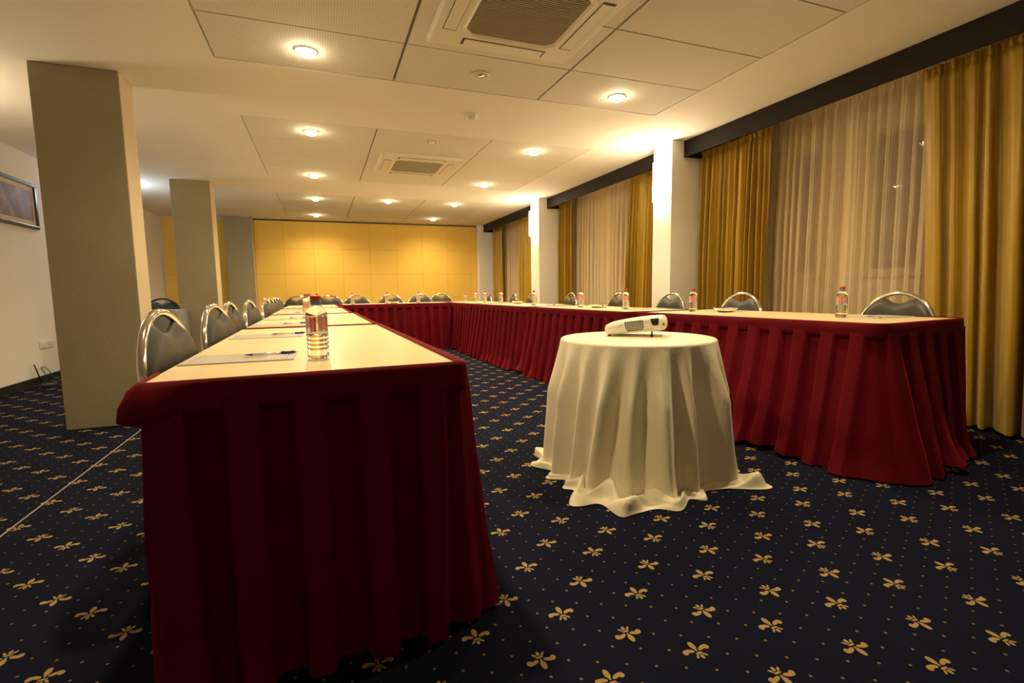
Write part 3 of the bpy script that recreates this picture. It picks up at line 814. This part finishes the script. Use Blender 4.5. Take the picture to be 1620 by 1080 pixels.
for k in range(8):
    a_ = (k+1)/8*PI/2; rows.append([(CX+(0.390+0.013*math.sin(a_))*math.cos(2*PI*i/NA), CY+(0.390+0.013*math.sin(a_))*math.sin(2*PI*i/NA), RZ-0.013+0.013*math.cos(a_)) for i in range(NA)])
ND = 30
for k in range(1, ND+1):
    d = k/ND; row = []
    for i in range(NA):
        a_ = 2*PI*i/NA; ad = math.degrees(a_); ad = ad-360 if ad > 180 else ad
        tw = ad + 9*d*math.sin(a_*2+0.6) + 4*d*noise.noise(Vector((math.cos(a_)*2, math.sin(a_)*2, d*1.5)))
        fv = foldv(tw)
        ampf = min(1, d*2.6)**1.0
        rr = 0.403 + (0.030*d**0.9 + 0.020*d*d) + ampf*(0.105*(fv-0.45)) + 0.006*d*noise.noise(Vector((a_*7, d*5, 2)))
        rr = max(0.375, rr)
        zz = (RZ-0.013)*(1-d) + 0.012*d
        row.append((CX+rr*math.cos(a_), CY+rr*math.sin(a_), zz))
    rows.append(row)
last = rows[-1]; NP = 16
for k in range(1, NP+1):
    e = k/NP; row = []
    for i in range(NA):
        a_ = 2*PI*i/NA; ad = math.degrees(a_); ad = ad-360 if ad > 180 else ad
        P_ = puddle(ad); x0_, y0_, _ = last[i]
        n1 = noise.noise(Vector((math.cos(a_)*5, math.sin(a_)*5, e*2.2))); n2 = noise.noise(Vector((math.cos(a_)*11, math.sin(a_)*11, e*4+7)))
        rr = P_*e*(1+0.25*n1)
        env = math.sin(PI*min(1, e*1.02))**0.7 if e < 0.98 else 0
        h_ = 0.012*(1-e) + min(0.060, P_*0.6)*max(0, (0.50+1.0*n1+0.35*math.sin(ad*0.28+e*7.5)))*env + 0.004
        row.append((x0_+rr*math.cos(a_ + 0.25*n1*P_*4), y0_+rr*math.sin(a_ + 0.25*n1*P_*4), h_))
    rows.append(row)
cl.grid(rows, closed=True)
co = cl.build('round_tablecloth', M_cream)
tag(co, 'ivory satin cloth puddling on the carpet, under the projector', 'tablecloth')

# ------------------------------------------------------------------ projector
pa = math.radians(-40)
pj = thing('projector', 'off-white projector tilted on the round ivory-clothed table', 'projector', (1.432, 2.33, RZ+0.002), pa)
PWd, PD, PH = 0.318, 0.225, 0.068
tilt = math.radians(5.2)
def tl_(p):   # tilt about the left foot, in the plane of the long face
    x, y, z = p; z += 0.008
    return (x*math.cos(tilt) - z*math.sin(tilt), y, x*math.sin(tilt) + z*math.cos(tilt))
body = MB(); rows = []
secs = [(-0.004,0.012,0.042),(0.0,0.004,0.050),(0.012,0.0,0.056),(0.05,0.0,0.0625),(0.11,0.0,0.069),(0.17,0.0,0.073),(0.23,0.0,0.075),(0.285,0.0,0.074),(0.305,0.003,0.070),(0.315,0.010,0.060),(0.318,0.022,0.045)]
for (x, zb, zt) in secs:
    ins = 0.0 if 0.01 < x < 0.29 else 0.012
    y0_, y1_ = ins, PD-ins; cr_ = 0.009
    row = [(x, y0_+cr_, zb), (x, y1_-cr_, zb), (x, y1_, zb+cr_), (x, y1_, zt-cr_*1.6), (x, y1_-cr_*1.6, zt), (x, y0_+cr_*2.4, zt), (x, y0_+cr_*0.5, zt-cr_*0.9), (x, y0_, zt-cr_*2.2), (x, y0_, zb+cr_)]
    rows.append([tl_(q) for q in row])
body.grid(rows, closed=True); body.add(rows[0], [tuple(range(9))]); body.add(rows[-1], [tuple(reversed(range(9)))])
bo = body.build('housing', M_proj, pj)
def face_box(x0, x1, z0, z1, d0, d1):
    v = [tl_((x, y, z)) for x, y, z in ((x0,d0,z0),(x1,d0,z0),(x1,d1,z0),(x0,d1,z0),(x0,d0,z1),(x1,d0,z1),(x1,d1,z1),(x0,d1,z1))]
    return v, [(0,3,2,1),(4,5,6,7),(0,1,5,4),(1,2,6,5),(2,3,7,6),(3,0,4,7)]
# vent: dark slots in six rows, cut by vertical bars
v_ = MB()
poly = [(0.107,0.060),(0.200,0.062),(0.203,0.058),(0.203,0.020),(0.197,0.011),(0.118,0.009),(0.111,0.016),(0.104,0.056)]
v_.add([tl_((x, -0.0006, z)) for x, z in poly] + [tl_((x, 0.004, z)) for x, z in poly], [tuple(range(8))] + [(i, i+8, (i+1)%8+8, (i+1)%8) for i in range(8)])
v_.build('vent_opening', M_black, pj)
b2 = MB()
for i in range(1, 6): b2.add(*face_box(0.107+0.001*(6-i), 0.202, 0.0095+i*0.0087-0.0013, 0.0095+i*0.0087+0.0013, -0.0025, 0.0))
for i in range(1, 9): b2.add(*face_box(0.106+i*0.0107-0.0005, 0.106+i*0.0107+0.0005, 0.010, 0.060, -0.0018, 0.0))
b2.build('vent_grille', M_proj, pj)
# lens recess
L_ = MB(); poly = [(0.240,0.0665),(0.279,0.0665),(0.2825,0.062),(0.2800,0.036),(0.275,0.030),(0.252,0.030),(0.246,0.036)]
L_.add([tl_((x, -0.0008, z)) for x, z in poly] + [tl_((x, 0.006, z)) for x, z in poly], [tuple(range(7))] + [(i, i+7, (i+1)%7+7, (i+1)%7) for i in range(7)])
L_.build('lens_recess', M_black, pj)
ln_ = MB(); c0 = (0.263, 0.049); rows = []
for rr, dd in ((0.0160, -0.001), (0.0155, -0.005), (0.0125, -0.0052), (0.011, -0.0035), (0.006, -0.0048), (0.0003, -0.0052)):
    rows.append([tl_((c0[0]+rr*math.cos(2*PI*i/20), dd, c0[1]+rr*math.sin(2*PI*i/20))) for i in range(20)])
ln_.grid(rows, closed=True); ln_.build('lens', M_lens, pj)
k_ = MB(); k_.add(*face_box(0.302, 0.3085, 0.028, 0.037, -0.001+0.006, 0.014)); k_.build('sensor_window', M_black, pj)
se = MB(); se.add(*face_box(0.004, 0.10, 0.0335, 0.0342, -0.0006, 0.0)); se.build('shell_seam', mat('shell_seam_line', (0.45,0.42,0.36), 0.6), pj)
ft_ = MB(); ft_.lathe([(0.008,0.0),(0.009,0.004),(0.008,0.010)], 12, (0.016, 0.02, -0.001)); ft_.build('foot', M_black, pj)
ft_ = MB(); ft_.lathe([(0.008,0.0),(0.009,0.004),(0.008,0.010)], 12, (0.016, PD-0.02, -0.001)); ft_.build('foot', M_black, pj)
lz = 0.245*math.sin(tilt)+0.008
ft_ = MB(); ft_.lathe([(0.0078,0.0),(0.0078,0.004),(0.0045,0.012),(0.0045,lz)], 12, (0.240, 0.022, -0.001)); ft_.build('front_leg', M_black, pj)
def face_text(txt, size, x, z, name):
    vs, fs = text_mesh(txt, size)
    MB().add([tl_((x+vx, -0.0008, z+vy)) for vx, vy, vz in vs], fs).build(name, M_grey_print, pj)
face_text('EPSON', 0.0075, 0.226, 0.0535, 'lettering')
face_text('3LCD', 0.0070, 0.243, 0.0135, 'lettering')
face_text('PROJECTOR', 0.0040, 0.218, 0.0125, 'lettering')
fr_ = MB()
for q in ((0.070,0.095,0.0495,0.0500),(0.070,0.095,0.0395,0.0400),(0.074,0.090,0.0465,0.0475),(0.074,0.090,0.0435,0.0443),(0.074,0.090,0.0415,0.0422)): fr_.add(*face_box(q[0], q[1], q[2], q[3], -0.0007, 0.0))
fr_.build('rating_print', mat('faint_print', (0.45,0.42,0.37), 0.6), pj)

# ------------------------------------------------------------------ water bottles
def make_bottle(label, group):
    o = thing('water_bottle', label, 'bottle', (0,0,0), 0, group)
    prof = [(0.004,0.004),(0.020,0.001),(0.027,0.0015),(0.0305,0.006),(0.0310,0.014)]
    z = 0.020
    for i in range(4):
        prof += [(0.0312, z), (0.0312, z+0.005), (0.0290, z+0.0075), (0.0290, z+0.0095)]; z += 0.0125
    prof += [(0.0312, z), (0.0312, z+0.003), (0.0300, z+0.006), (0.0300, 0.124), (0.0310, 0.128), (0.0305, 0.136), (0.027, 0.146), (0.021, 0.1545), (0.0150, 0.160), (0.0135, 0.164), (0.0130, 0.168)]
    MB().lathe(prof, 28).build('bottle_body', M_water, o)
    MB().lathe([(0.0148,0.161),(0.0152,0.1625),(0.0150,0.172),(0.0140,0.1735)], 24).build('neck_ring', M_neck, o)
    cp = MB(); rows = []
    for rr, zz in ((0.0150,0.1735),(0.0156,0.1745),(0.0156,0.1860),(0.0146,0.1880),(0.006,0.1885),(0.0005,0.1885)):
        rows.append([((rr*(1+0.018*(i % 2)*(1 if zz < 0.187 else 0)))*math.cos(2*PI*i/48), (rr*(1+0.018*(i % 2)*(1 if zz < 0.187 else 0)))*math.sin(2*PI*i/48), zz) for i in range(48)])
    cp.grid(rows, closed=True); cp.add(rows[0], [tuple(reversed(range(48)))]); cp.build('cap', M_cap, o)
    R1, R2 = 0.0304, 0.0307
    MB().lathe([(R1,0.082),(R1,0.126)], 36, cap=False).build('label_film', M_lab_clear, o)
    MB().lathe([(R2,0.0765),(R2,0.0820)], 36, cap=False).build('label_edge', M_lab_blue, o)
    for k in range(4):
        a0 = k*PI/2
        MB().lathe([(R2,0.083),(R2,0.1255)], 8, cap=False, a0=a0-0.28, a1=a0+0.28).build('red_label_stripe', M_lab_red, o)
        vs, fs = text_mesh('BEEAQUA', 0.0112)
        # vertical lettering wrapped round the bottle, reading upwards
        out = []
        for vx, vy, vz in vs:
            a_ = a0 - vy/(R2+0.0003); out.append(((R2+0.0003)*math.cos(a_), (R2+0.0003)*math.sin(a_), 0.1042+vx*0.86))
        MB().add(out, fs).build('lettering', M_lab_txt, o)
        MB().lathe([(R2,0.086),(R2,0.122)], 5, cap=False, a0=a0+0.52, a1=a0+0.95).build('small_print_block', M_lab_pink, o)
    return o
bot0 = make_bottle('large clear water bottle nearest the viewer, red label lettered BEEAQUA, on the near left table', 'water bottles')
bot0.location = (-0.019, 1.582, TZ+0.0005)
def cam_ang(x, y): return math.atan2(-y, -x)
bot0.rotation_euler = (0, 0, cam_ang(-0.019, 1.582) - math.radians(21))
for x, y, rot, l in [(-0.112, 4.05, 10, 'water bottle half hidden behind the nearest one, first behind it'),
                (-0.125, 5.50, 50, 'water bottle showing only its red cap, second behind the nearest one'),
                (-0.066, 7.30, 70, 'water bottle hidden behind the nearest one, far end of the left run'),
                (0.447, 8.28, 15, 'leftmost water bottle on the far cross table'),
                (0.985, 8.33, 40, 'middle water bottle on the far cross table'),
                (1.510, 8.39, 90, 'right water bottle on the far cross table'),
                (2.417, 8.70, 20, 'water bottle against the yellow wall, farthest in the right corner'),
                (2.480, 8.28, 35, 'water bottle right at the edge of the yellow wall, in the far right corner'),
                (2.530, 7.90, 0, 'water bottle in front of the far white half pillar'),
                (2.535, 7.12, -20, 'water bottle standing before the farthest gold curtain'),
                (2.500, 5.78, -35, 'water bottle in front of the farther white window pillar'),
                (2.568, 4.68, 30, 'water bottle before the middle sheer curtain beside a glass dish'),
                (2.652, 3.97, -30, 'water bottle directly above the projector'),
                (2.795, 3.23, -8, 'water bottle left of the large glass dish, before the near gold curtain'),
                (2.965, 2.12, -14, 'water bottle on the nearest right table before the widest sheer curtain')]:
    dup(bot0, (x, y, TZ+0.0005), cam_ang(x, y)+math.radians(rot), l)

# ------------------------------------------------------------------ glass dishes
def make_dish(label):
    o = MB(); n = 40
    prof = [(0.001,0.0),(0.050,0.0),(0.058,0.004),(0.074,0.022),(0.086,0.034),(0.089,0.0345),(0.087,0.0315),(0.073,0.017),(0.056,0.0065),(0.001,0.006)]
    rows = []
    for k, (rr, z) in enumerate(prof):
        rows.append([(rr*(1+0.02*math.cos(8*2*PI*i/n)*(1 if rr > 0.06 else 0))*math.cos(2*PI*i/n), rr*(1+0.02*math.cos(8*2*PI*i/n)*(1 if rr > 0.06 else 0))*math.sin(2*PI*i/n), z) for i in range(n)])
    o.grid(rows, closed=True)
    return tag(o.build('glass_dish', M_dish), label, 'dish', 'glass dishes on the tables')
d0 = make_dish('shallow glass dish on the nearest right table before the gold curtain'); d0.location = (2.93, 3.02, TZ+0.0005)
for x, y, l in [(2.66, 4.50, 'shallow glass dish just above the projector, beside a bottle'), (2.62, 6.65, 'shallow glass dish on the third right table, far off'), (1.12, 8.50, 'shallow glass dish on the far cross table')]:
    d = d0.copy(); COL.objects.link(d); d.location = (x, y, TZ+0.0005); d['label'] = l

# ------------------------------------------------------------------ papers and pens
M_paper = mat('printed_paper', (0.62,0.60,0.57), 0.25); t = NT(M_paper); sp_ = t.n('ShaderNodeSeparateXYZ'); t.l(t.coord('Object'), sp_.inputs[0])
px_, py_ = sp_.outputs[0], sp_.outputs[1]
def rect(cx, cy, hx, hy):
    return t.math('MULTIPLY', t.math('LESS_THAN', t.math('ABSOLUTE', t.math('ADD', px_, -cx)), hx), t.math('LESS_THAN', t.math('ABSOLUTE', t.math('ADD', py_, -cy)), hy))
edge = t.math('SUBTRACT', rect(0, 0, 0.128, 0.090), rect(0, 0, 0.1265, 0.0885))
edge = t.math('MULTIPLY', edge, t.math('GREATER_THAN', t.math('ABSOLUTE', px_), 0.1))
logo = ell(px_, py_, 0.035, -0.012, 0.036, 0.020)
logo2 = ell(px_, py_, 0.030, -0.012, 0.016, 0.010)
tx = t.math('MULTIPLY', rect(-0.03, 0.01, 0.024, 0.045), t.math('GREATER_THAN', t.math('SINE', t.math('MULTIPLY', px_, 900)), 0.1))
cc = t.mix(t.math('MULTIPLY', tx, 0.35), (0.62,0.60,0.57), (0.45,0.42,0.30))
cc = t.mix(t.math('MULTIPLY', logo, 0.8), cc, (0.30,0.24,0.24)); cc = t.mix(logo2, cc, (0.70,0.42,0.12)); cc = t.mix(edge, cc, (0.12,0.11,0.11))
t.color(cc)
def make_paper(label, group):
    return tag(MB().bbox(-0.1485, 0.1485, -0.105, 0.105, 0, 0.0035, 0.0008, seg=1).build('paper_pad', M_paper), label, 'paper', group)
pp = None
def paper(x, y, ang, label):
    global pp
    if pp is None: pp = make_paper(label, 'printed paper pads'); o = pp
    else:
        o = pp.copy(); COL.objects.link(o); o['label'] = label
    o.location = (x, y, TZ+0.0006); o.rotation_euler = (0, 0, math.radians(ang)); return o
def make_pen(label):
    o = thing('ballpoint_pen', label, 'pen', (0,0,0), 0, 'blue ballpoint pens')
    MB().tube([(-0.045,0,0.0045),(0.040,0,0.0045)], 0.0034, 8).build('barrel', M_pen_clear, o)
    MB().tube([(0.036,0,0.0045),(0.040,0,0.0048),(0.070,0,0.0050),(0.080,0,0.0045)], [0.0036,0.0050,0.0050,0.0030], 10).build('cap', M_pen_blue, o)
    MB().tube([(-0.0655,0,0.0045),(-0.052,0,0.0045),(-0.044,0,0.0045)], [0.001,0.0030,0.0037], 8).build('tip', M_pen_blue, o)
    return o
pen0 = None
def pen(x, y, ang, label, dz=0.0042):
    global pen0
    if pen0 is None: pen0 = make_pen(label); pen0.location = (x, y, TZ+dz); pen0.rotation_euler = (0,0,math.radians(ang)); return
    dup(pen0, (x, y, TZ+dz), math.radians(ang), label)
paper(-0.235, 1.700, -1, 'printed paper pad nearest the viewer, beside the big bottle'); pen(-0.168, 1.722, 8, 'blue pen on the nearest paper pad')
paper(-0.240, 2.535, 1, 'second paper pad from the viewer on the left run'); pen(-0.165, 2.560, 10, 'blue pen on the second paper pad of the left run')
paper(-0.255, 3.400, 1, 'third paper pad on the left run'); pen(-0.175, 3.430, 8, 'blue pen on the third paper pad of the left run')
paper(-0.260, 4.120, 0, 'fourth paper pad on the left run'); pen(-0.180, 4.180, 10, 'blue pen on the fourth paper pad of the left run')
paper(-0.270, 5.350, 2, 'fifth paper pad on the left run'); pen(-0.19, 5.37, 14, 'blue pen on the fifth paper pad of the left run')
paper(-0.280, 6.150, -2, 'sixth paper pad on the left run'); pen(-0.20, 6.17, 6, 'blue pen on the sixth paper pad of the left run')
paper(-0.290, 7.250, 1, 'farthest paper pad on the left run')
paper(3.205, 2.045, 178, 'white paper pad in front of the nearest right chair'); pen(3.045, 1.970, 62, 'blue pen lying end-on beside the nearest right paper pad', 0.0006)
paper(3.070, 3.180, 180, 'white paper pad under the view of the glass dish on the right'); 
paper(2.90, 3.98, 181, 'white paper pad on the second right table')
pen(2.69, 4.38, 70, 'blue pen near the glass dish above the projector', 0.0006)
paper(2.80, 5.90, 180, 'white paper pad on the third right table'); pen(2.66, 5.62, 20, 'dark pen at the near end of the third right table', 0.0006)
paper(0.62, 8.62, 90, 'left paper pad on the far cross table'); paper(1.62, 8.68, 92, 'right paper pad on the far cross table')

# ------------------------------------------------------------------ left wall: picture, socket, cables
o = thing('framed_picture', 'dark framed brown picture on the left wall', 'picture', (XL+0.001, 6.70, 1.958))
W2, H2 = 0.535, 0.250
f = MB()
for (a, b, c_, d) in ((-W2, W2, H2-0.035, H2), (-W2, W2, -H2, -H2+0.035), (-W2, -W2+0.035, -H2+0.035, H2-0.035), (W2-0.035, W2, -H2+0.035, H2-0.035)):
    f.bbox(0.0, 0.028, a, b, c_, d, 0.004)
f.build('frame', mat('dark_frame_wood', (0.035,0.028,0.022), 0.3), o)
MB().box(0.0, 0.010, -W2+0.03, W2-0.03, -H2+0.03, H2-0.03).build('mat_board', mat('cream_mat_board', (0.60,0.52,0.40), 0.8), o)
M_art = mat('brown_print', (0.2,0.1,0.07), 0.6); t = NT(M_art); c = t.coord()
n1 = t.noise(t.mapping(c, (1,1,0.8)), 7, 6, 0.62)
t.color(t.ramp(n1, [(0.0,(0.05,0.025,0.02)), (0.45,(0.16,0.08,0.055)), (0.58,(0.26,0.15,0.10)), (0.72,(0.42,0.32,0.24)), (1.0,(0.45,0.36,0.28))]))
MB().box(0.010, 0.0112, -W2+0.085, W2-0.085, -H2+0.085, H2-0.085).build('print', M_art, o)
o = thing('wall_socket', 'white double socket low on the left wall', 'socket', (XL+0.001, 7.15, 0.42))
MB().bbox(0, 0.012, -0.145, 0.145, -0.042, 0.042, 0.003).build('plate', M_white_pl, o)
for yy_ in (-0.072, 0.072):
    MB().bbox(0.012, 0.018, yy_-0.055, yy_+0.055, -0.032, 0.032, 0.003).build('socket_face', M_white_pl, o)
    q = MB()
    for dy, dz in ((0,0.014),(-0.012,-0.010),(0.012,-0.010)): q.box(0.0181, 0.0186, yy_+dy-0.003, yy_+dy+0.003, dz-0.005, dz+0.005)
    q.build('pin_holes', M_black, o)
o = thing('power_strip', 'black power strip with plugs lying on the carpet by the left wall', 'power strip', (-2.82, 7.05, 0))
MB().bbox(-0.03, 0.03, -0.22, 0.22, 0.0, 0.035, 0.005).build('casing', M_black, o)
for k in range(3): MB().bbox(-0.022, 0.022, -0.15+0.13*k, -0.10+0.13*k, 0.036, 0.060, 0.004).build('plug', M_black, o)
o = tag(MB().bbox(-0.05, 0.05, -0.07, 0.07, 0.0, 0.04, 0.008).build('power_adapter', M_black, None, (-2.76, 6.62, 0)), 'black power adapter on the carpet left of the power strip', 'adapter')
pts = []
for i in range(60):
    s = i/59
    pts.append((-2.905+0.04*math.sin(9*s), 6.70+0.55*s+0.05*math.sin(14*s), 0.010+0.18*max(0, math.sin(PI*s*1.2))**2*(1 if s < 0.8 else 0.9)))
tag(MB().tube(pts, 0.004, 6).build('black_cable', M_black), 'thin black cable looping up beside the power strip', 'cable')
tag(MB().tube([(-2.90, 6.82, 0.004), (-2.915, 6.80, 0.10), (-2.93, 6.76, 0.235)], 0.007, 8).build('cable_stub', M_black), 'stiff black cable end standing against the left wall', 'cable')
